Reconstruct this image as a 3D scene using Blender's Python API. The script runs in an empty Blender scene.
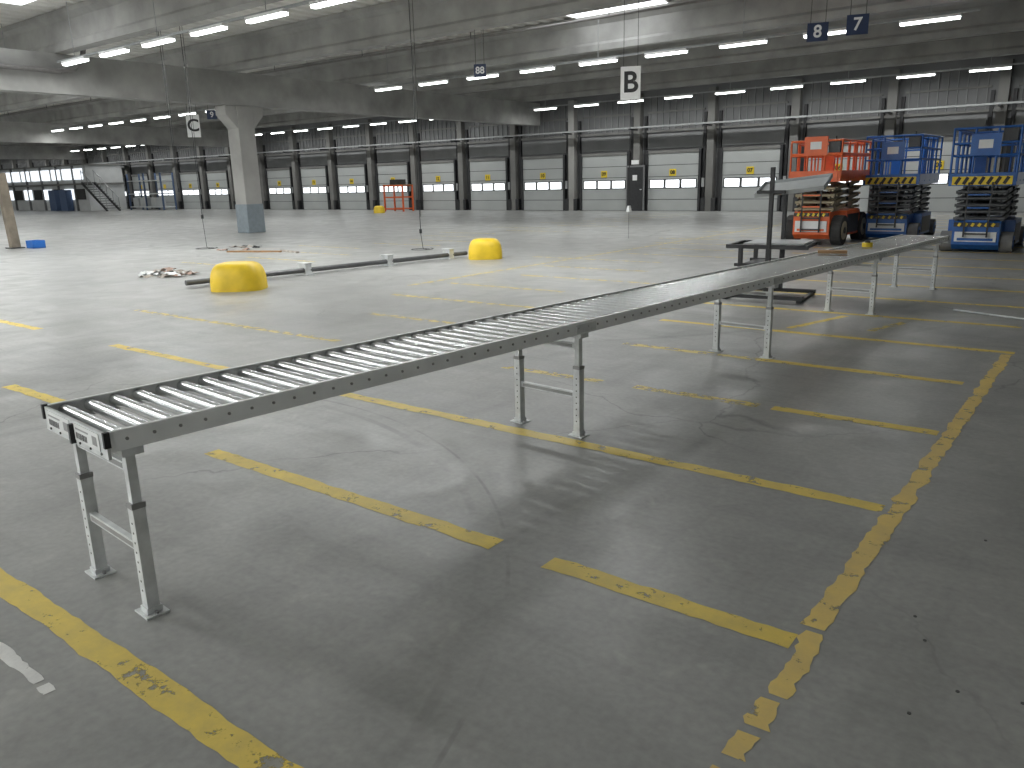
import bpy, math, random
from mathutils import Vector, Matrix, noise
random.seed(7)
scene=bpy.context.scene
col=bpy.context.collection
scene.view_settings.view_transform='Standard'
scene.view_settings.look='None'
scene.view_settings.exposure=.2

# ------------------------------------------------------------ materials
def new_mat(name):
    m=bpy.data.materials.new(name); m.use_nodes=True
    return m,m.node_tree.nodes,m.node_tree.links,m.node_tree.nodes["Principled BSDF"]
def mat(name,color,rough=.5,metal=0.0,var=.12,scale=8.0,bump=0.0,stretch=None,bscale=None):
    m,n,l,p=new_mat(name)
    tc=n.new("ShaderNodeTexCoord"); src=tc.outputs["Object"]
    if stretch:
        mp=n.new("ShaderNodeMapping"); mp.inputs["Scale"].default_value=stretch
        l.new(src,mp.inputs[0]); src=mp.outputs[0]
    nz=n.new("ShaderNodeTexNoise"); nz.inputs["Scale"].default_value=scale; nz.inputs["Detail"].default_value=5
    l.new(src,nz.inputs["Vector"])
    r=n.new("ShaderNodeValToRGB")
    r.color_ramp.elements[0].position=.3; r.color_ramp.elements[1].position=.7
    r.color_ramp.elements[0].color=[max(0,c*(1-var)) for c in color]+[1]
    r.color_ramp.elements[1].color=[min(1,c*(1+var)) for c in color]+[1]
    l.new(nz.outputs["Fac"],r.inputs[0]); l.new(r.outputs[0],p.inputs["Base Color"])
    p.inputs["Roughness"].default_value=rough; p.inputs["Metallic"].default_value=metal
    if bump:
        b=n.new("ShaderNodeBump"); b.inputs["Strength"].default_value=bump; b.inputs["Distance"].default_value=.02
        l.new(nz.outputs["Fac"],b.inputs["Height"])
        l.new(b.outputs[0],p.inputs["Normal"])
    return m
def emis(name,color,s):
    m,n,l,p=new_mat(name)
    p.inputs["Base Color"].default_value=(*color,1)
    p.inputs["Emission Color"].default_value=(*color,1); p.inputs["Emission Strength"].default_value=s
    return m

def floor_mat():
    m,n,l,p=new_mat("polished_concrete")
    tc=n.new("ShaderNodeTexCoord"); o=tc.outputs["Object"]
    def nz(s,d=6,dist=0,mp=None):
        x=n.new("ShaderNodeTexNoise"); x.inputs["Scale"].default_value=s; x.inputs["Detail"].default_value=d; x.inputs["Distortion"].default_value=dist
        if mp:
            q=n.new("ShaderNodeMapping"); q.inputs["Scale"].default_value=mp; l.new(o,q.inputs[0]); l.new(q.outputs[0],x.inputs["Vector"])
        else: l.new(o,x.inputs["Vector"])
        return x.outputs["Fac"]
    def ramp(f,a,b,ca,cb):
        r=n.new("ShaderNodeValToRGB"); e=r.color_ramp.elements
        e[0].position=a;e[1].position=b;e[0].color=(*ca,1);e[1].color=(*cb,1); l.new(f,r.inputs[0]); return r.outputs[0]
    def mix(t,f,a,b):
        x=n.new("ShaderNodeMix"); x.data_type='RGBA'; x.blend_type=t
        if isinstance(f,float): x.inputs[0].default_value=f
        else: l.new(f,x.inputs[0])
        l.new(a,x.inputs[6]); 
        if isinstance(b,tuple): x.inputs[7].default_value=(*b,1)
        else: l.new(b,x.inputs[7])
        return x.outputs[2]
    base=ramp(nz(.35,5,.6),.3,.7,(.30,.302,.295),(.36,.362,.352))
    med=ramp(nz(1.3,9,.6),.3,.7,(.86,.86,.86),(1.08,1.08,1.07))
    c=mix('MULTIPLY',1.0,base,med)
    fine=ramp(nz(30,8),.3,.7,(.9,.9,.9),(1.07,1.07,1.07))
    c=mix('MULTIPLY',1.0,c,fine)
    sc=ramp(nz(3,9,.5,(.2,3,1)),.5,.8,(1,1,1),(.88,.88,.88))
    c=mix('MULTIPLY',1.0,c,sc)
    sc=ramp(nz(2.4,9,.4,(3,.25,1)),.5,.8,(1,1,1),(.88,.88,.88))
    c=mix('MULTIPLY',1.0,c,sc)
    lt=ramp(nz(6,10,.8),.6,.72,(1,1,1),(1.13,1.13,1.12))
    c=mix('MULTIPLY',1.0,c,lt)
    st=ramp(nz(.8,7,.6),.56,.8,(1,1,1),(.82,.82,.81))
    c=mix('MULTIPLY',.85,c,st)
    v=n.new("ShaderNodeTexVoronoi"); v.inputs["Scale"].default_value=1.7; l.new(o,v.inputs["Vector"])
    sp=ramp(v.outputs["Distance"],.006,.016,(.6,.6,.6),(1,1,1))
    c=mix('MULTIPLY',.7,c,sp)
    def cracks(scale,gs,a,b,w,amp,dk):
        nn=n.new("ShaderNodeTexNoise"); nn.inputs["Scale"].default_value=1.6; nn.inputs["Detail"].default_value=11; l.new(o,nn.inputs["Vector"])
        ad=n.new("ShaderNodeVectorMath"); ad.operation='MULTIPLY_ADD'; l.new(nn.outputs["Color"],ad.inputs[0]); ad.inputs[1].default_value=(amp,amp,0); l.new(o,ad.inputs[2])
        vc=n.new("ShaderNodeTexVoronoi"); vc.feature='DISTANCE_TO_EDGE'; vc.inputs["Scale"].default_value=scale; l.new(ad.outputs[0],vc.inputs["Vector"])
        cr=ramp(vc.outputs["Distance"],w*.35,w,(dk,dk,dk),(1,1,1))
        return mix('MULTIPLY',ramp(nz(gs,2),a,b,(0,0,0),(.9,.9,.9)),c,cr)
    c=cracks(.3,.5,.46,.56,.0018,.7,.58)
    def arc(cx,cy,r,w,s,gs):
        su=n.new("ShaderNodeVectorMath"); su.operation='SUBTRACT'; l.new(o,su.inputs[0]); su.inputs[1].default_value=(cx,cy,0)
        ln=n.new("ShaderNodeVectorMath"); ln.operation='LENGTH'; l.new(su.outputs[0],ln.inputs[0])
        a=n.new("ShaderNodeMath"); a.operation='SUBTRACT'; l.new(ln.outputs["Value"],a.inputs[0]); a.inputs[1].default_value=r
        ab=n.new("ShaderNodeMath"); ab.operation='ABSOLUTE'; l.new(a.outputs[0],ab.inputs[0])
        rr=ramp(ab.outputs[0],w*.5,w,(s,s,s),(1,1,1))
        return mix('MULTIPLY',ramp(nz(gs,3),.45,.6,(0,0,0),(1,1,1)),c,rr)
    c=arc(-4.6,.3,3.3,.03,.72,1.1); c=arc(-4.6,.3,3.42,.012,.7,2.1); c=arc(3,7,4.9,.05,.88,.9); c=arc(-9,12,7.2,.06,.84,.5); c=arc(-14,3,8.2,.06,.84,.6)
    l.new(c,p.inputs["Base Color"])
    rr=n.new("ShaderNodeMapRange"); l.new(nz(1.7,7,1),rr.inputs[0]); rr.inputs[1].default_value=.3; rr.inputs[2].default_value=.7; rr.inputs[3].default_value=.29; rr.inputs[4].default_value=.5
    l.new(rr.outputs[0],p.inputs["Roughness"]); p.inputs["Specular IOR Level"].default_value=.4
    b=n.new("ShaderNodeBump"); b.inputs["Strength"].default_value=.1; b.inputs["Distance"].default_value=.01; l.new(nz(9,6),b.inputs["Height"]); l.new(b.outputs[0],p.inputs["Normal"])
    return m
def paint_mat(name,c1,c2,wear):
    m,n,l,p=new_mat(name)
    tc=n.new("ShaderNodeTexCoord"); o=tc.outputs["Object"]
    a=n.new("ShaderNodeTexNoise"); a.inputs["Scale"].default_value=5; a.inputs["Detail"].default_value=9; a.inputs["Roughness"].default_value=.7; l.new(o,a.inputs["Vector"])
    r=n.new("ShaderNodeValToRGB"); r.color_ramp.elements[0].position=.35; r.color_ramp.elements[1].position=.65
    r.color_ramp.elements[0].color=(*c2,1); r.color_ramp.elements[1].color=(*c1,1); l.new(a.outputs["Fac"],r.inputs[0]); l.new(r.outputs[0],p.inputs["Base Color"])
    b=n.new("ShaderNodeTexNoise"); b.inputs["Scale"].default_value=9; b.inputs["Detail"].default_value=12; b.inputs["Roughness"].default_value=.72; l.new(o,b.inputs["Vector"])
    r2=n.new("ShaderNodeValToRGB"); r2.color_ramp.elements[0].position=wear; r2.color_ramp.elements[1].position=wear+.05; l.new(b.outputs["Fac"],r2.inputs[0])
    l.new(r2.outputs[0],p.inputs["Alpha"]); p.inputs["Roughness"].default_value=.5
    return m

M={}
M['floor']=floor_mat()
M['paint']=paint_mat("yellow_floor_paint",(.82,.62,.11),(.64,.49,.12),.38)
M['paint_worn']=paint_mat("yellow_floor_paint_worn",(.76,.6,.15),(.56,.46,.16),.46)
M['paint_or']=paint_mat("ochre_floor_paint",(.78,.58,.17),(.64,.48,.18),.38)
M['white_paint']=paint_mat("white_floor_paint",(.85,.85,.83),(.65,.65,.64),.36)
M['concrete']=mat("precast_concrete",(.32,.317,.305),.8,0,.22,1.2,.3)
M['concrete_d']=mat("precast_concrete_dark",(.17,.168,.16),.8,0,.2,1.0,.3)
M['concrete_l']=mat("precast_concrete_light",(.33,.325,.31),.8,0,.15,1.0,.3)
M['deck']=mat("roof_deck_sheet",(.74,.73,.69),.55,.0,.08,1)
M['wallp']=mat("wall_panel_grey",(.14,.142,.145),.6,0,.12,1.2)
M['wallp2']=mat("wall_panel_light",(.19,.193,.195),.6,0,.12,1.2)
M['wallw']=mat("wall_panel_white",(.5,.51,.51),.6,0,.08,1.2)
M['plaster']=mat("painted_wall_white",(.7,.7,.68),.7,0,.06,1.2)
M['black']=mat("black_rubber",(.02,.02,.022),.6,0,.2)
M['blacks']=mat("black_painted_steel",(.025,.026,.028),.4,.2,.2)
M['door']=mat("dock_door_grey",(.4,.415,.41),.45,0,.06,1)
M['glass']=emis("daylit_door_pane",(.93,.97,1),1.7)
M['glassdim']=emis("daylit_window_dim",(.88,.94,1),1.1)
M['sky']=emis("skylight_pane",(.95,.98,1),2.2)
M['lamp']=emis("fluorescent_tube",(.95,1,.97),8)
M['galv']=mat("galvanised_steel",(.62,.64,.645),.42,.2,.16,14,.05)
M['rail']=mat("zinc_rail",(.84,.86,.865),.42,.08,.05,9,.03)
M['roller']=mat("roller_steel",(.66,.68,.69),.26,.8,.08,12)
M['bolt']=mat("bolt_steel",(.3,.3,.3),.4,.5,.1)
M['dark']=mat("dark_void",(.03,.03,.03),.7)
M['yellow']=mat("yellow_bollard_paint",(.78,.54,.025),.5,0,.12,5,.3)
M['ylw2']=mat("yellow_sign",(.75,.55,.03),.5,0,.05)
M['white']=mat("white_sign",(.8,.8,.8),.5,0,.04)
M['label']=mat("paper_label",(.7,.71,.71),.5,0,.05)
M['navy']=mat("navy_sign",(.02,.035,.09),.4,0,.1)
M['orange']=mat("orange_red_paint",(.7,.12,.025),.4,0,.1)
M['blue']=mat("blue_paint",(.008,.095,.35),.35,0,.1)
M['beige']=mat("scissor_arm_sand",(.36,.31,.21),.5,0,.15)
M['greyarm']=mat("scissor_arm_grey",(.11,.115,.12),.45,.2,.15)
M['tyre']=mat("tyre_rubber",(.035,.035,.035),.8,0,.2)
M['tyreg']=mat("tyre_grey",(.16,.16,.16),.8,0,.2)
M['colbase']=mat("column_base_bluegrey",(.2,.235,.26),.6,0,.1)
M['pipe']=mat("barrier_pipe_steel",(.11,.112,.115),.4,.3,.2)
M['redpipe']=mat("sprinkler_pipe_grey",(.2,.19,.185),.5,0,.1)
M['lightpipe']=mat("cable_tray_zinc",(.3,.31,.31),.4,.3,.1)
M['wood']=mat("raw_wood",(.32,.19,.09),.7,0,.2,8)
M['bluebox']=mat("blue_plastic",(.02,.14,.5),.4,0,.1)
M['rag']=mat("dirty_rag",(.38,.34,.3),.9,0,.3,12)
M['ragred']=mat("red_scrap",(.36,.25,.2),.9,0,.3,12)
M['postm']=mat("weathered_post",(.2,.17,.13),.7,0,.25,4)
M['trayw']=mat("light_grey_tray",(.42,.44,.45),.4,.2,.06)
M['officeblue']=mat("office_blue",(.07,.11,.2),.5,0,.1)
M['bolth']=mat("anchor_hole",(.09,.09,.09),.8)

# ------------------------------------------------------------ mesh builder
class B:
    def __init__(s,name): s.name=name; s.v=[]; s.f=[]; s.m=[]; s.sm=[]; s.mats=[]
    def mi(s,k):
        if k not in s.mats: s.mats.append(k)
        return s.mats.index(k)
    def add(s,vs,fs,k,smooth=False):
        b=len(s.v); s.v+= [tuple(x) for x in vs]; i=s.mi(k)
        for f in fs: s.f.append([b+q for q in f]); s.m.append(i); s.sm.append(smooth)
    def box(s,c,d,k,rot=None):
        c=Vector(c); hx,hy,hz=d[0]/2,d[1]/2,d[2]/2
        vs=[Vector((x*hx,y*hy,z*hz)) for z in(-1,1) for y in(-1,1) for x in(-1,1)]
        if rot is not None: vs=[rot@v for v in vs]
        s.add([v+c for v in vs],[(0,2,3,1),(4,5,7,6),(0,1,5,4),(2,6,7,3),(0,4,6,2),(1,3,7,5)],k)
    def bb(s,x0,x1,y0,y1,z0,z1,k): s.box(((x0+x1)/2,(y0+y1)/2,(z0+z1)/2),(abs(x1-x0),abs(y1-y0),abs(z1-z0)),k)
    def beam(s,p0,p1,w,h,k,up=(0,0,1)):
        p0=Vector(p0);p1=Vector(p1);d=(p1-p0);L=d.length;d.normalize()
        u=Vector(up)
        if abs(d.dot(u))>.98: u=Vector((1,0,0))
        r=d.cross(u).normalized(); u=r.cross(d)
        s.box((p0+p1)/2,(w,L,h),k,Matrix((r,d,u)).transposed())
    def cyl(s,p0,p1,r,k,n=12,r2=None,cap=True):
        p0=Vector(p0);p1=Vector(p1);d=(p1-p0).normalized(); r2=r if r2 is None else r2
        a=Vector((0,0,1)) if abs(d.z)<.9 else Vector((1,0,0))
        u=d.cross(a).normalized(); w=d.cross(u)
        vs=[];
        for i in range(n):
            t=2*math.pi*i/n; q=u*math.cos(t)+w*math.sin(t); vs+= [p0+q*r,p1+q*r2]
        s.add(vs,[(2*i,2*((i+1)%n),2*((i+1)%n)+1,2*i+1) for i in range(n)],k,True)
        if cap:
            s.add([vs[2*i] for i in range(n)],[tuple(range(n))],k); s.add([vs[2*i+1] for i in range(n)],[tuple(reversed(range(n)))],k)
    def path(s,pts,r,k,n=8):
        for a,b in zip(pts[:-1],pts[1:]): s.cyl(a,b,r,k,n)
    def prism(s,prof,axis,a0,a1,k):
        n=len(prof); f=(lambda a,u,v:(a,u,v)) if axis=='x' else ((lambda a,u,v:(u,a,v)) if axis=='y' else (lambda a,u,v:(u,v,a)))
        vs=[f(a0,*p) for p in prof]+[f(a1,*p) for p in prof]
        s.add(vs,[(i,(i+1)%n,(i+1)%n+n,i+n) for i in range(n)]+[tuple(reversed(range(n))),tuple(range(n,2*n))],k)
    def done(s,loc=(0,0,0),rz=0,parent=None,bevel=0,rx=0):
        me=bpy.data.meshes.new(s.name); me.from_pydata(s.v,[],s.f)
        for k in s.mats: me.materials.append(M[k])
        me.polygons.foreach_set("material_index",s.m); me.polygons.foreach_set("use_smooth",s.sm); me.update()
        o=bpy.data.objects.new(s.name,me); col.objects.link(o); o.location=loc; o.rotation_euler=(rx,0,rz)
        if parent: o.parent=parent
        if bevel:
            b=o.modifiers.new("bevel","BEVEL"); b.width=bevel; b.segments=2; b.limit_method='ANGLE'; b.angle_limit=math.radians(50)
        return o
def empty(name,loc=(0,0,0),rz=0):
    e=bpy.data.objects.new(name,None); col.objects.link(e); e.location=loc; e.rotation_euler=(0,0,rz); e.empty_display_size=.2; return e
def text(body,size,loc,k,parent,name="lettering",rz=0,bold=.0):
    c=bpy.data.curves.new(name,"FONT"); c.body=body; c.size=size; c.align_x='CENTER'; c.align_y='CENTER'; c.extrude=.003; c.offset=bold
    c.materials.append(M[k]); o=bpy.data.objects.new(name,c); col.objects.link(o)
    o.location=loc; o.rotation_euler=(math.pi/2,0,rz); o.parent=parent; return o

XW,XE,YN,YS=-101.0,9.0,35.3,-14.0
# ------------------------------------------------------------ shell
b=B("floor"); b.bb(XW,XE,YS,YN+.3,-.2,0,'floor'); b.done()
b=B("wall_west"); b.bb(XW-.3,XW,YS,YN,0,6.6,'wallp'); b.done()
b=B("wall_east"); b.bb(XE,XE+.3,YS,YN,0,6.6,'plaster'); b.done()
b=B("wall_south"); b.bb(XW,XE,YS-.3,YS,0,6.6,'plaster'); b.done()
b=B("wall_north"); b.bb(XW,XE,YN,YN+.3,0,6.6,'wallp'); b.done()
b=B("trim_1")
DX=[-13.5+3.75*j for j in range(-22,6)]
for x in DX:
    px=x+1.875
    b.bb(px-.17,px+.17,YN-.32,YN,0,5.4,'concrete_l' if abs(px+22.875)<.1 else 'concrete_d')
    b.bb(px-.42,px-.3,YN-.12,YN,0,4.4,'black'); b.bb(px+.3,px+.42,YN-.12,YN,0,4.4,'black')
    b.bb(x-1.4,x+1.4,YN-.06,YN,2.9,3.55,'wallp2')
    for i in range(9):
        xx=x-1.32+i*.33; b.bb(xx-.02,xx+.02,YN-.05,YN,3.75,5.3,'wallp2')
    b.bb(x-1.45,x+1.45,YN-.07,YN,4.5,4.58,'concrete_d')
b.bb(XW,XE,YN-.1,YN,3.64,3.74,'concrete_d')
b.done()
b=B("ceiling")
prof=[];x=XW;z0=6.42
while x<XE:
    prof+=[(x,z0),(x+.2,z0),(x+.26,z0+.09),(x+.44,z0+.09)]; x+=.5
vs=[];n=len(prof)
for p in prof: vs+=[(p[0],YS,p[1]),(p[0],YN,p[1])]
b.add(vs,[(2*i,2*i+1,2*i+3,2*i+2) for i in range(n-1)],'deck')
b.bb(XW,XE,YS,YN,6.56,6.66,'deck'); b.done()
BY=[33.7,28.1,22.5,16.95,11.35,5.75,.15,-5.45,-11.05]
for y in BY:
    b=B("roof_beam")
    pr=[(y-.18,5.4),(y+.18,5.4),(y+.18,5.58),(y+.11,5.66),(y+.11,6.16),(y+.26,6.28),(y+.26,6.42),(y-.26,6.42),(y-.26,6.28),(y-.11,6.16),(y-.11,5.66),(y-.18,5.58)]
    b.prism(pr,'x',XW,XE,'concrete'); b.done()
GX=(-75,-50,-25,5)
for x in GX:
    b=B("main_girder")
    b.prism([(x-.25,4.31),(x+.25,4.31),(x+.25,5.39),(x-.25,5.39)],'y',YS+.01,YN-.35,'concrete'); b.done()
for (x,y) in [(-25,17.2),(-25,-.4),(-50,17.2),(-50,-.4),(-75,17.2),(5,17.2),(5,-.4)]:
    b=B("support_column")
    w=.33
    b.bb(x-w,x+w,y-w,y+w,0,4.3,'concrete_l')
    b.bb(x-w-.02,x+w+.02,y-w-.02,y+w+.02,0,1.0,'colbase')
    b.prism([(y-.75,4.3),(y-.75,4.0),(y-w,3.55),(y+w,3.55),(y+.75,4.0),(y+.75,4.3)],'x',x-.3,x+.3,'concrete_l')
    b.done(bevel=.02)
for (xa,xb,y0,y1) in [(-14.3,-11.2,18.2,22.2),(-36,-32,12.2,16.4),(-34,-29,23.5,27.5),(-60,-54,12.5,16),(-24,-21,6.3,10.2),(-20,-16,-4,-1)]:
    b=B("skylight_window"); b.bb(xa,xb,y0,y1,6.395,6.41,'sky'); b.done()
b=B("drain_pipe"); b.path([(-24.6,6.5,4.9),(-24.6,11.2,4.9),(-24.6,11.6,5.0),(-24.6,11.85,5.25),(-24.6,11.95,5.6),(-24.6,11.95,6.4)],.07,'redpipe',12); b.done()

# ------------------------------------------------------------ dock doors
def dock_door(i,x):
    e=B("door_%d"%i)
    y=YN-.01
    e.bb(x-1.42,x+1.42,y-.1,y,0,2.82,'dark')
    H=2.66; ph=H/5
    for k in range(5):
        e.bb(x-1.3,x+1.3,y-.16,y-.08,k*ph+.014,(k+1)*ph-.01,'door')
    e.bb(x-1.34,x+1.34,y-.2,y-.1,2.66,2.8,'concrete_d')
    e.bb(x-1.42,x-1.3,y-.22,y-.05,0,2.8,'blacks'); e.bb(x+1.3,x+1.42,y-.22,y-.05,0,2.8,'blacks')
    for s in (-.82,0,.82):
        e.bb(x+s-.40,x+s+.40,y-.175,y-.15,1.05,1.48,'blacks')
        e.bb(x+s-.345,x+s+.345,y-.185,y-.17,1.09,1.44,'glass')
    e.bb(x-.17,x+.17,y-.19,y-.15,1.62,1.94,'ylw2')
    for s in (-1.62,1.62):
        e.bb(x+s-.1,x+s+.1,y-.35,y,0,.6,'blacks')
    e.bb(x+1.54,x+1.66,y-.36,y-.3,1.1,1.5,'lightpipe')
    o=e.done()
    return o
for i,x in enumerate(DX):
    o=dock_door(i+1,x)
    j=7-round((x+13.5)/3.75)
    if x>-60: text("%02d"%max(j,1),.24,(x,YN-.215,1.78),'black',o,"number",bold=.006)
b=B("door_pedestrian"); x=-19.1-.02
b.bb(x-.5,x+.5,YN-.42,YN-.38,0,2.15,'wallp2'); b.bb(x-.42,x+.42,YN-.45,YN-.41,.02,2.07,'blacks'); b.bb(x+.3,x+.38,YN-.5,YN-.45,1.0,1.04,'galv')
b.bb(x-.2,x+.2,YN-.45,YN-.41,2.2,2.4,'white'); b.bb(x-.12,x+.12,YN-.46,YN-.445,1.45,1.7,'white'); b.done()
b=B("cable_tray")
b.bb(XW+.1,XE-.1,YN-1.0,YN-.7,3.82,3.89,'lightpipe')
for x in DX: b.bb(x+1.83,x+1.93,YN-1.05,YN-.32,3.76,3.82,'blacks')
b.done()
for (y,z) in [(30.5,5.7),(19.6,5.75)]:
    b=B("sprinkler_pipe")
    b.cyl((XW+.1,y,z),(XE-.1,y,z),.035,'redpipe',8)
    for k in range(22):
        x=-98+k*4.8; b.cyl((x,y,z),(x,y,6.4),.012,'blacks',6)
    b.done()

# ------------------------------------------------------------ strip lights
rows=[(33.2,-23.2,2.35,-30,8,.42),(21.45,-21.94,2.22,-30,8,.5),(10.8,-20.7,2.09,-24,7,.9),(-.2,-20.7,2.09,-12,5,1.6),(-11,-20.7,2.09,-12,12,2.5)]  # last two rows unseen; the hindmost is added fill for right-hand faces
def area(name,loc,sx,sy,p,parent):
    L=bpy.data.lights.new(name,'AREA'); L.shape='RECTANGLE'; L.size=sx; L.size_y=sy; L.energy=p; L.color=(.985,1,.99)
    o=bpy.data.objects.new(name,L); col.objects.link(o); o.location=loc; o.parent=parent
PW=84; z=4.9
for (y,x0,st,k0,k1,f) in rows:
    bays=[(-100,-75.6),(-74.4,-50.6),(-49.4,-25.6),(-24.4,4.4)]
    for (ba,bb_) in bays:
        xs=[x0+st*k for k in range(k0,k1+1) if ba+.65<x0+st*k<bb_-.65]
        if not xs: continue
        LP=empty("strip_light_row")
        b=B("fixtures")
        b.bb(max(ba,xs[0]-1),min(bb_,xs[-1]+1),y-.03,y+.03,z+.1,z+.15,'lightpipe')
        for i,x in enumerate(xs):
            b.bb(x-.64,x+.64,y-.08,y+.08,z+.04,z+.1,'white')
            b.bb(x-.62,x+.62,y-.06,y+.06,z-.01,z+.04,'lamp')
            if i%2==0: b.cyl((x,y,z+.15),(x,y,6.4),.01,'lightpipe',6)
            if ba==-24.4 and y>-5: area("lamp",(x,y,z-.02),1.24,.12,PW*f*(.6 if x<-21.5 and y>5 else 1)*(.65 if x>-11.5 and y<5 else 1),LP)
        b.done(parent=LP)
        if ba!=-24.4 or y<-5: area("lamp_row",((xs[0]+xs[-1])/2,y,z-.02),xs[-1]-xs[0]+1.2,.12,PW*f*.85*len(xs),LP)

# ------------------------------------------------------------ floor markings
def jag_strip(b,p0,p1,w,k,seg=.05,jit=.005,z=.0015):
    p0=Vector((*p0,0));p1=Vector((*p1,0)); d=p1-p0; L=d.length; d.normalize(); nrm=Vector((-d.y,d.x,0)); n=max(1,int(L/seg))
    vs=[]
    for i in range(n+1):
        c=p0+d*(L*i/n)
        a=noise.noise(c*6)*jit*2.5+random.uniform(-jit,jit); a2=noise.noise(c*6+Vector((9,4,2)))*jit*2.5+random.uniform(-jit,jit)
        vs+=[c+nrm*(w/2+a)+Vector((0,0,z)),c-nrm*(w/2+a2)+Vector((0,0,z))]
    b.add(vs,[(2*i,2*i+1,2*i+3,2*i+2) for i in range(n)],k)
b=B("floor_marking_yellow")
b_=b
def X(y,x0,x1,k='paint',w=.105): jag_strip(b_,(x0,y),(x1,y),w,k)
X(1.06,-3.9,-1.2); X(1.06,-7,-4.4,'paint_worn')
X(2.53,-4.35,-2.07); X(2.53,-1.78,-.73); X(2.53,-7.4,-6.3)
X(3.92,-4.7,-.75,'paint'); X(3.92,-8.4,-6.2); X(3.92,-11.5,-10.2); X(3.92,-6.1,-5.2,'paint_worn')
X(5.33,-4.2,-3.2,'paint_worn'); X(5.33,-2.9,-1.9,'paint_worn'); X(5.33,-1.8,-.75,'paint'); X(5.33,-10.6,-6.4,'paint_worn')
X(6.75,-7.5,-4.6,'paint_worn'); X(6.75,-3.8,-2.4,'paint_worn');X(6.75,-2.4,-.82)
X(8.14,-4.1,-.62); X(8.14,-8.5,-4.6,'paint_worn')
y=9.55
while y<33:
    a=random.uniform(-10,-8); X(y,a,a+random.uniform(2,3.2),'paint_worn'); X(y,-5.4,-.7 if y<16 else -1.2,'paint')
    X(y,a-8,a-5.5,'paint_worn'); y+=1.41
jag_strip(b,(-.70,2.66),(-.67,8.05),.082,'paint_or',.04,.008)
for (a,c) in [(2.2,2.63),(2.02,2.17),(1.86,1.98),(1.62,1.8),(1.38,1.57)]:
    jag_strip(b,(-.68+random.uniform(-.008,.008),a),(-.68,c),.07,'paint_or',.03,.009)
jag_strip(b,(-2.7,8.35),(-2.4,9.4),.08,'paint'); jag_strip(b,(-1.95,8.6),(-1.75,9.3),.08,'paint_worn')
jag_strip(b,(-9,9),(-8.8,30),.1,'paint_worn',z=.0025)
jag_strip(b,(-3.3,.855),(-2.70,.845),.04,'white_paint',.03,.004)
jag_strip(b,(-2.67,.845),(-2.61,.84),.04,'white_paint',.03,.003)
b.done()
b=B("floor_anchor_holes")
for (x,y) in [(-.42,2.95),(-.36,2.8),(-.22,2.55),(-.1,3.4),(-.05,2.6),(-.3,3.8),(-.12,4.4),(-.32,2.35),(.05,3.0)]:
    b.cyl((x,y,0),(x,y,.003),.006,'bolth',10)
b.done()

# ------------------------------------------------------------ roller conveyor
sl=.077; ang=-math.atan(sl)
conv=empty("roller_conveyor",(-3.075,1.25,0),ang)
Lc=11.24; hw=.305; zt=.765; zb=.688; RX=-.0045
LEG=[.08,2.84,5.64,8.42,10.92]
def dz(y): return y*RX
r=B("side_rails")
br=[0]+LEG[1:4]+[Lc]
for s in (-1,1):
    def P(u,z): return (s*u,z)
    prof=[P(hw,zt),P(hw,zb),P(hw-.028,zb),P(hw-.028,zb+.004),P(hw-.004,zb+.004),P(hw-.004,zt-.004),P(hw-.022,zt-.004),P(hw-.022,zt)]
    if s<0: prof=prof[::-1]
    for k in range(4):
        r.prism(prof,'y',br[k]+(.002 if k else 0),br[k+1]-.003,'rail')
    for k in (1,2,3):
        yc=LEG[k]; r.bb(s*(hw),s*(hw+.006),yc-.1,yc+.1,zb+.01,zt-.015,'galv')
r.done(parent=conv,bevel=.0012,rx=RX)
r=B("rollers"); bo=B("axle_bolts"); pitch=.1; y=.06
while y<Lc-.03:
    r.cyl((-hw+.012,y,zt-.034),(hw-.012,y,zt-.034),.025,'roller',14)
    for s in (-1,1):
        bo.cyl((s*(hw-.001),y,zt-.036),(s*(hw+.006),y,zt-.036),.0065,'bolt',6)
        r.cyl((s*(hw-.02),y,zt-.034),(s*(hw-.0125),y,zt-.034),.018,'black',10)
    y+=pitch
r.done(parent=conv,rx=RX); bo.done(parent=conv,rx=RX)
r=B("end_plate")
for (ya,s) in ((-.012,-1),(Lc,1)):
    r.bb(-hw,hw,ya,ya+.012,zb-.025,zt-.006,'galv')
    for sx in (-1,1):
        r.bb(sx*(hw+.005),sx*(hw-.010),ya-.008,ya+.014,zb+.02,zt+.002,'black')
    if s<0:
        for k in range(6):
            r.cyl((-.25+k*.1,ya-.004,zb-.012),(-.25+k*.1,ya,zb-.012),.005,'dark',8)
for sx in (-.15,.13):
    r.bb(sx-.115,sx+.115,-.0155,-.012,zb-.004,zb+.062,'label')
    for k in range(9): r.bb(sx-.10+k*.012,sx-.096+k*.012+random.uniform(0,.003),-.0165,-.0155,zb+.006,zb+.03,'black')
    r.bb(sx-.10,sx+.02,-.0165,-.0155,zb+.042,zb+.048,'bolt')
    r.bb(sx+.055,sx+.095,-.0165,-.0155,zb+.012,zb+.046,'bolt')
r.bb(-.008,.008,-.03,-.012,zb-.02,zt-.02,'blacks')
r.done(parent=conv,rx=RX)
r=B("leg_frames")
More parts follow.
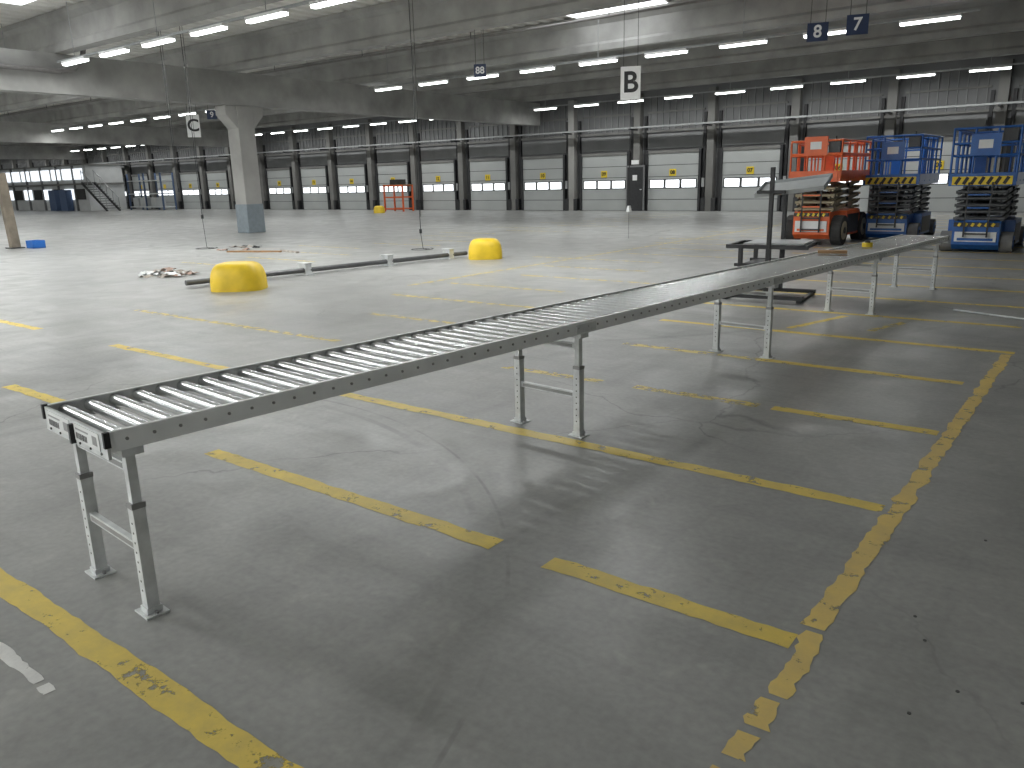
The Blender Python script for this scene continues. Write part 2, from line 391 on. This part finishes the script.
for k in range(5):
    yc=LEG[k]
    zz=zb+dz(yc)
    for s in (-1,1):
        x=s*.25
        r.bb(x-.024,x+.024,yc-.024,yc+.024,.006,.46,'galv')
        r.bb(x-.017,x+.017,yc-.018,yc+.018,.46,zz-.004,'galv')
        for q in range(8):
            z_=.1+q*.04; r.cyl((x,yc-.0248,z_),(x,yc-.0242,z_),.005,'dark',6)
        r.bb(x-.026,x+.026,yc-.027,yc+.027,.44,.462,'bolt')
        r.bb(x-.055,x+.055,yc-.045,yc+.045,0,.007,'galv')
        r.bb(x-.03,x+.03,yc-.03,yc+.03,.007,.03,'galv')
        for t in (-.042,.042): r.cyl((x+t,yc,.007),(x+t,yc,.018),.008,'bolt',6)
        r.bb(s*.22,s*(hw-.006),yc-.04,yc+.04,zz-.03,zz-.001,'galv')
    for z_ in (.27,.6+dz(yc)):
        r.bb(-.23,.23,yc-.012,yc+.012,z_-.018,z_+.018,'galv')
        r.bb(-.21,.21,yc-.0135,yc-.012,z_-.010,z_+.010,'bolt')
r.done(parent=conv,bevel=.002)
b=B("wood_block"); b.box((-2.52,9.1,.752),(.3,.14,.03),'wood',Matrix.Rotation(.3,3,'Z')); b.done()
b=B("strap_roll"); b.cyl((-2.4,10.1,.728),(-2.4,10.1,.78),.06,'ylw2',16); b.cyl((-2.4,10.1,.78),(-2.4,10.1,.8),.03,'black',12); b.done()

# ------------------------------------------------------------ yellow bollards
def bollard(loc,sx,sy,h,rz):
    b=B("yellow_bollard"); nu,nv=40,14; vs=[]
    def sg(v,p): return math.copysign(abs(v)**p,v)
    for j in range(nv+1):
        ph=(math.pi/2)*j/nv
        rr=sg(math.cos(ph),.38); zz=sg(math.sin(ph),.7)*h
        for i in range(nu):
            t=2*math.pi*i/nu
            vs.append((sx/2*rr*sg(math.cos(t),.62),sy/2*rr*sg(math.sin(t),.62),zz))
    fs=[(j*nu+i,j*nu+(i+1)%nu,(j+1)*nu+(i+1)%nu,(j+1)*nu+i) for j in range(nv) for i in range(nu)]
    b.add(vs,fs,'yellow',True); b.add(vs[:nu],[tuple(reversed(range(nu)))],'yellow')
    return b.done(loc,rz)
bollard((-11.22,7.38,0),.84,.7,.44,math.radians(40))
bollard((-10.72,13.05,0),.72,.62,.42,math.radians(40))
b=B("floor_pipe_barrier")
A=Vector((-12.15,7.0,.09)); Bp=Vector((-11.3,13.1,.09))
b.cyl(A,Bp,.045,'pipe',12); o2=Vector((-.16,0,0)); b.cyl(A+o2+Vector((0,.1,-.03)),Bp+o2+Vector((0,0,-.03)),.03,'pipe',10)
d=(Bp-A).normalized()
for t in (2.25,4.1,5.7):
    c=A+d*t; b.box((c.x-.08,c.y,.01),(.34,.22,.02),'galv'); b.box((c.x-.05,c.y,.11),(.2,.14,.2),'galv')
    b.box((c.x-.05,c.y,.215),(.24,.18,.012),'galv')
b.done(bevel=.004)

# ------------------------------------------------------------ debris
def heap(name,loc,r,h,n,ks):
    b=B(name)
    for i in range(n):
        a=random.uniform(0,6.28); q=r*math.sqrt(random.random()); x,y=q*math.cos(a),q*math.sin(a)*.8; s=random.uniform(.06,.16)
        zz=h*(1-q/r)*random.random(); k=random.choice(ks)
        vs=[];m=6
        for u in range(m):
            for v in range(m):
                px=(u/(m-1)-.5)*s*2; py=(v/(m-1)-.5)*s*1.3
                p=Vector((px*9+i*3.3,py*9,i)); vs.append((x+px+noise.noise(p)*.03,y+py,max(.004,zz+.02+noise.noise(p*1.3)*.06)))
        b.add(vs,[(u*m+v,(u+1)*m+v,(u+1)*m+v+1,u*m+v+1) for u in range(m-1) for v in range(m-1)],k,True)
    b.done(loc)
heap("debris_pile",(-14.45,7.95,0),.55,.12,34,['rag','rag','label','ragred'])
heap("cable_scraps",(-19.0,12.4,0),.9,.02,8,['black','ragred','rag'])
b=B("floor_rod"); b.cyl((-1.45,10.35,.012),(-.5,9.95,.012),.012,'galv',8); b.done()
b=B("wood_plank"); b.box((-17.3,11.9,.02),(1.5,.1,.04),'wood',Matrix.Rotation(.4,3,'Z')); b.box((-16.4,12.3,.02),(.9,.08,.04),'rag',Matrix.Rotation(-.2,3,'Z')); b.done()

# ------------------------------------------------------------ pendant cables & signs
def cable(name,x,y,z,coil=True,rz=0):
    b=B(name)
    b.path([(x,y,6.4),(x+.01,y,4),(x-.01,y,2),(x,y,z)],.009,'blacks',6)
    b.path([(x+.12,y,6.4),(x+.1,y,3.5),(x+.03,y,z+.3)],.006,'blacks',6)
    b.bb(x-.022,x+.022,y-.022,y+.022,z-.1,z,'blacks')
    if coil:
        pts=[(x+.2*math.cos(t*.6)*(1+t*.04),y+.2*math.sin(t*.6)*(1+t*.04),.012+.001*t) for t in range(14)]
        b.path([(x,y,z-.1),(x+.05,y,.05)]+pts,.007,'blacks',6)
    b.done()
cable("pendant_cable",-19.6,12.0,.9); cable("pendant_cable",-13.6,14.1,.5); cable("pendant_cable",-20.1,11.7,1.6,False)
def sign(name,body,loc,w,h,kb,kt,rz,ts,wires=True,drop=None):
    e=empty(name,loc,rz)
    b=B("panel"); b.bb(-w/2,w/2,0,.03,-h/2,h/2,kb)
    if wires:
        for s in (-.35,.35): b.cyl((s*w,.015,h/2),(s*w,.015,6.4-loc[2]),.006,'blacks',6)
    b.done(parent=e)
    text(body,ts,(0,-.006,0),kt,e,bold=ts*.02)
    if drop:
        b=B("pull_cable"); b.cyl((0,.05,-h/2),(0,.05,drop-loc[2]),.009,'blacks',6); b.cyl((0,.05,drop-loc[2]),(0,.05,drop-loc[2]-.14),.04,'galv',10,.07)
        b.cyl((0,.05,drop-loc[2]-.14),(0,.05,.25-loc[2]),.004,'blacks',6); b.done(parent=e)
sign("hanging_letter_sign","B",(-8.92,16,3.58),.43,.68,'white','black',.45,.6,drop=.98)
sign("hanging_letter_sign","C",(-27.8,17.1,3.82),.46,.8,'white','black',.9,.6)
sign("hanging_number_sign","8",(-5.0,16,4.13),.37,.32,'navy','white',.3,.3)
sign("hanging_number_sign","7",(-4.3,16,4.17),.37,.34,'navy','white',.3,.3)
sign("hanging_number_sign","88",(-13.95,17,4.40),.32,.32,'navy','white',.5,.24)
sign("hanging_number_sign","9",(-27.3,17.6,4.2),.36,.32,'navy','white',.8,.27)

# ------------------------------------------------------------ left post, crate, far stand
b=B("leaning_post"); b.beam((-26.0,9.75,0.03),(-26.05,9.7,2.15),.24,.24,'postm'); b.bb(-26.2,-25.8,9.55,9.95,0,.03,'blacks'); b.done(bevel=.01)
b=B("blue_crate"); b.bb(-25.85,-25.4,9.8,10.15,0,.04,'bluebox')
for (x0,x1,y0,y1) in [(-25.85,-25.82,9.8,10.15),(-25.43,-25.4,9.8,10.15),(-25.85,-25.4,9.8,9.83),(-25.85,-25.4,10.12,10.15)]: b.bb(x0,x1,y0,y1,0,.22,'bluebox')
b.done(loc=(.2,.12,0))
bollard((-33.2,31.2,0),.6,.5,.4,.5)
b=B("orange_stand")
for x in (-34.6,-33.1):
    for y in (33.0,33.8): b.bb(x-.04,x+.04,y-.04,y+.04,0,1.5,'orange')
for z_ in (.15,.8,1.45): b.bb(-34.6,-33.1,32.97,33.03,z_-.04,z_+.04,'orange'); b.bb(-34.6,-33.1,33.77,33.83,z_-.04,z_+.04,'orange')
b.bb(-34.7,-33.0,33,33.8,1.48,1.52,'wood'); b.bb(-34.2,-33.5,33.1,33.7,1.52,1.8,'dark'); b.done()

# ------------------------------------------------------------ office block far left
b=B("office_block")
b.bb(-84,-67,31.2,34.2,0,3.65,'wallw'); b.bb(-84.2,-66.8,30.9,34.2,2.05,2.2,'concrete_d')
b.bb(-84.2,-66.8,30.9,34.2,3.6,3.7,'concrete_d')
for x in range(-83,-67,2):
    for z_ in (.9,2.5):
        b.bb(x,x+1.5,31.12,31.2,z_,z_+.85,'glassdim' if (x%4==1 or z_>1) else 'dark')
for x in range(-84,-66,3): b.bb(x-.06,x+.06,31.05,31.2,0,3.6,'wallp')
for x in (-72,-70): b.bb(x-.9,x+.3,30.6,31.1,0,1.7,'officeblue')
b.done()
b=B("steel_stair")
for i in range(12):
    b.bb(-66.5+i*.3,-66.2+i*.3,30.6,31.6,2.2-i*.18,2.24-i*.18,'blacks')
for y in (30.6,31.6):
    b.beam((-66.6,y,2.2),(-63,y,0),.06,.2,'blacks'); b.beam((-66.6,y,3.2),(-63,y,1.0),.04,.04,'lightpipe')
    for i in range(0,13,3): b.bb(-66.5+i*.29-.02,-66.5+i*.29+.02,y-.02,y+.02,2.2-i*.178,3.2-i*.178,'lightpipe')
b.done()
b=B("storage_rack")
for x in (-64,-61.5,-59):
    for y in (33,34): b.bb(x-.05,x+.05,y-.05,y+.05,0,2.8,'officeblue')
for z_ in (.2,1.2,2.2): b.bb(-64,-59,32.95,34.05,z_,z_+.08,'galv')
for x in (-63.3,-62.2,-60.6): b.bb(x-.4,x+.4,33.1,33.9,.28,.95,'wallw')
b.done()

# ------------------------------------------------------------ scissor lifts
def scissor_lift(loc,W,L,paint,arm,zc,zd,zt,wr,tyre,hubk,rz=0,levels=4,mesh=True):
    e=empty("scissor_lift",loc,rz)
    b=B("chassis")
    z0=wr*.75
    b.prism([(-L/2,z0),(-L/2+.12,z0-.1),(L/2-.12,z0-.1),(L/2,z0),(L/2,zc-.05),(L/2-.05,zc),(-L/2+.05,zc),(-L/2,zc-.05)],'x',-W/2+.2,W/2-.2,paint)
    for s in (-1,1):
        b.bb(s*(W/2-.24),s*(W/2-.02),-L*.23,L*.23,z0-.05,zc,paint)
        b.bb(s*(W/2-.03),s*(W/2-.012),-L*.2,L*.2,z0,zc-.08,'blacks')
    b.bb(-W/2+.25,W/2-.25,-L/2-.03,-L/2,z0+.06,zc-.2,'label'); b.bb(-W/2+.3,W/2-.3,-L/2-.035,-L/2-.03,z0+.08,z0+.13,paint)
    b.bb(-W/2+.22,W/2-.22,-L/2-.05,-L/2+.02,zc-.1,zc-.02,'blacks')
    for q in range(6): b.box((-W/2+.32+q*(W-.64)/5,-L/2-.053,zc-.06),(.05,.008,.07),'ylw2',Matrix.Rotation(.5,3,'Y'))
    b.done(parent=e,bevel=.015)
    b=B("wheels")
    for s in (-1,1):
        for y in (-L/2+wr+.05,L/2-wr-.05):
            x0=s*(W/2-.2); x1=s*(W/2+.02)
            b.cyl((x0,y,wr),(x1,y,wr),wr,tyre,28); b.cyl((x1,y,wr),(x1+s*.012,y,wr),wr*.62,hubk,20); b.cyl((x1+s*.012,y,wr),(x1+s*.03,y,wr),wr*.22,'blacks',12)
            if wr>.3:
                for q in range(16):
                    t=q*math.pi/8; b.box(((x0+x1)/2,y+math.cos(t)*wr*.97,wr+math.sin(t)*wr*.97),(.2,.03,.06),tyre,Matrix.Rotation(t,3,'X'))
    b.done(parent=e,bevel=.012)
    b=B("scissor_arms"); hh=(zd-zc-.06)/levels; ya,yb=-L/2+.15,L/2-.15
    for k in range(levels):
        za=zc+.03+k*hh; zb2=za+hh
        for s in (-1,1):
            b.beam((s*(W/2-.22),ya,za),(s*(W/2-.22),yb,zb2),.045,.085,arm)
            b.beam((s*(W/2-.30),ya,zb2),(s*(W/2-.30),yb,za),.045,.085,arm)
            b.cyl((s*(W/2-.16),0,(za+zb2)/2),(s*(W/2-.36),0,(za+zb2)/2),.035,'blacks',10)
        for y in (ya,yb,ya+.25,yb-.25): b.cyl((-W/2+.17,y,za+(0.02 if abs(y)>abs(ya)-.1 else .03)),(W/2-.17,y,za+.02),.03,arm,10)
    b.cyl((0,ya+.3,zc),(0,.4,zd-.08),.06,'galv',12); b.cyl((0,ya+.3,zc),(0,-.1,(zc+zd)/2),.085,'blacks',12)
    b.done(parent=e)
    b=B("platform")
    b.bb(-W/2+.04,W/2-.04,-L/2,L/2,zd-.02,zd+.08,paint)
    for s in (-1,1): b.bb(s*(W/2-.05),s*(W/2-.03),-L/2,L/2,zd+.08,zd+.22,paint)
    for y in (-L/2,L/2-.02): b.bb(-W/2+.04,W/2-.04,y,y+.02,zd+.08,zd+.22,paint)
    rr=.022; xs=W/2-.05
    def post(x,y,z1=zt): b.cyl((x,y,zd+.05),(x,y,z1),rr,paint,8)
    for s in (-1,1):
        ny=5
        for q in range(ny): post(s*xs,-L/2+.03+q*(L-.06)/(ny-1))
        for z_ in (zt,zt-.28,zd+.55): b.cyl((s*xs,-L/2+.03,z_),(s*xs,L/2-.03,z_),rr,paint,8)
    for y in (-L/2+.03,L/2-.03):
        for x in (-xs*.34,xs*.34): post(x,y)
        for z_ in (zt,zt-.28,zd+.55): b.cyl((-xs,y,z_),(xs,y,z_),rr,paint,8)
    for s in (-1,1):
        b.cyl((s*(xs-.07),-L/2+.3,zt-.06),(s*(xs-.07),L/2-.1,zt-.06),rr,paint,8)
        for q in range(4): b.cyl((s*(xs-.07),-L/2+.3+q*.5,zd+.08),(s*(xs-.07),-L/2+.3+q*.5,zt-.06),rr*.9,paint,8)
    b.bb(-.25,.25,-L/2-.03,-L/2+.0,zd+.55,zd+.95,paint); b.bb(-.12,.12,-L/2-.034,-L/2-.03,zd+.68,zd+.84,'label')
    b.bb(-W/2+.1,W/2-.1,-L/2-.016,-L/2,zd+.0,zd+.16,'ylw2' if mesh else paint)
    if mesh:
        for q in range(7): b.box((-W/2+.2+q*(W-.4)/6,-L/2-.018,zd+.08),(.06,.005,.15),'black',Matrix.Rotation(.5,3,'Y'))
    b.bb(xs-.3,xs-.06,-L/2+.06,-L/2+.26,zt-.3,zt-.02,'blacks'); b.cyl((xs-.18,-L/2+.16,zt-.02),(xs-.18,-L/2+.16,zt+.09),.015,'blacks',8)
    b.bb(-xs+.1,-xs+.32,L/2-.2,L/2-.06,zd+.1,zd+.6,paint)
    for z_ in (.35,.6,.85,1.1):
        if z_<zd: b.bb(-.2,.2,-L/2-.09,-L/2-.06,z_,z_+.03,'blacks' if z_<zc else paint)
    for s in (-.2,.2): b.bb(s-.015,s+.015,-L/2-.09,-L/2-.06,.3,zd+.05,'blacks')
    b.done(parent=e)
    return e
scissor_lift((-5.62,19.65,0),1.2,2.4,'orange','beige',.75,1.42,2.28,.33,'tyre','beige',levels=4,mesh=False)
scissor_lift((-4.5,21.75,0),1.3,2.4,'blue','greyarm',.6,1.3,2.38,.2,'tyreg','blue',levels=5)
scissor_lift((-2.3,19.2,0),1.22,2.4,'blue','greyarm',.6,1.3,2.36,.2,'tyreg','blue',levels=5)

# ------------------------------------------------------------ black work stand
e=empty("black_work_stand",(-3.6,10.05,0),.1)
b=B("frame")
for y in (-.0,.75):
    b.bb(-.55,.5,y-.03,y+.03,.03,.08,'blacks'); b.bb(-.03+.03,.03+.03,y-.03,y+.03,.05,.72,'blacks')
    b.bb(-.35,-.3,y-.03,y+.03,.05,.7,'blacks')
    b.bb(-.5,.52,y-.025,y+.025,.67,.72,'blacks'); b.bb(-.4,.4,y-.02,y+.02,.44,.48,'blacks')
for x in (-.5,.45): b.bb(x-.025,x+.025,0,.75,.67,.72,'blacks'); b.bb(x-.03,x+.03,-.05,.8,0,.04,'blacks')
b.bb(-.32,.4,0,.75,.44,.47,'blacks'); b.bb(-.3,.45,.02,.73,.722,.74,'trayw')
b.bb(.005,.055,-.03,.03,.7,1.68,'blacks'); b.bb(.005,.055,.72,.78,.7,1.5,'blacks')
b.bb(-.15,.2,-.03,.03,1.36,1.4,'blacks')
b.done(parent=e,bevel=.004)
b=B("tilted_tray"); R=Matrix.Rotation(math.radians(-6),3,'Y')@Matrix.Rotation(math.radians(14),3,'X'); tc=Vector((.2,.4,1.43))
b.box(tc,(.85,.6,.02),'trayw',R)
for s in (-.3,.3): b.box(tc+R@Vector((0,s,.02)),(.85,.012,.05),'trayw',R)
for s in (-.42,.42): b.box(tc+R@Vector((s,0,.02)),(.012,.6,.05),'trayw',R)
b.beam((.03,0,1.36),(.4,.3,1.4),.03,.03,'blacks')
b.done(parent=e)

# ------------------------------------------------------------ world + camera
w=bpy.data.worlds.new("world"); scene.world=w; w.use_nodes=True
w.node_tree.nodes["Background"].inputs[0].default_value=(.6,.65,.7,1); w.node_tree.nodes["Background"].inputs[1].default_value=.4
cd=bpy.data.cameras.new("camera"); cd.sensor_width=36; cd.lens=785.2*36/1024; cd.clip_end=300; cd.clip_start=.05
co=bpy.data.objects.new("camera",cd); col.objects.link(co); co.location=(0,0,1.6)
co.rotation_euler=tuple(math.radians(a) for a in (75.452,1.356,37.356)); scene.camera=co
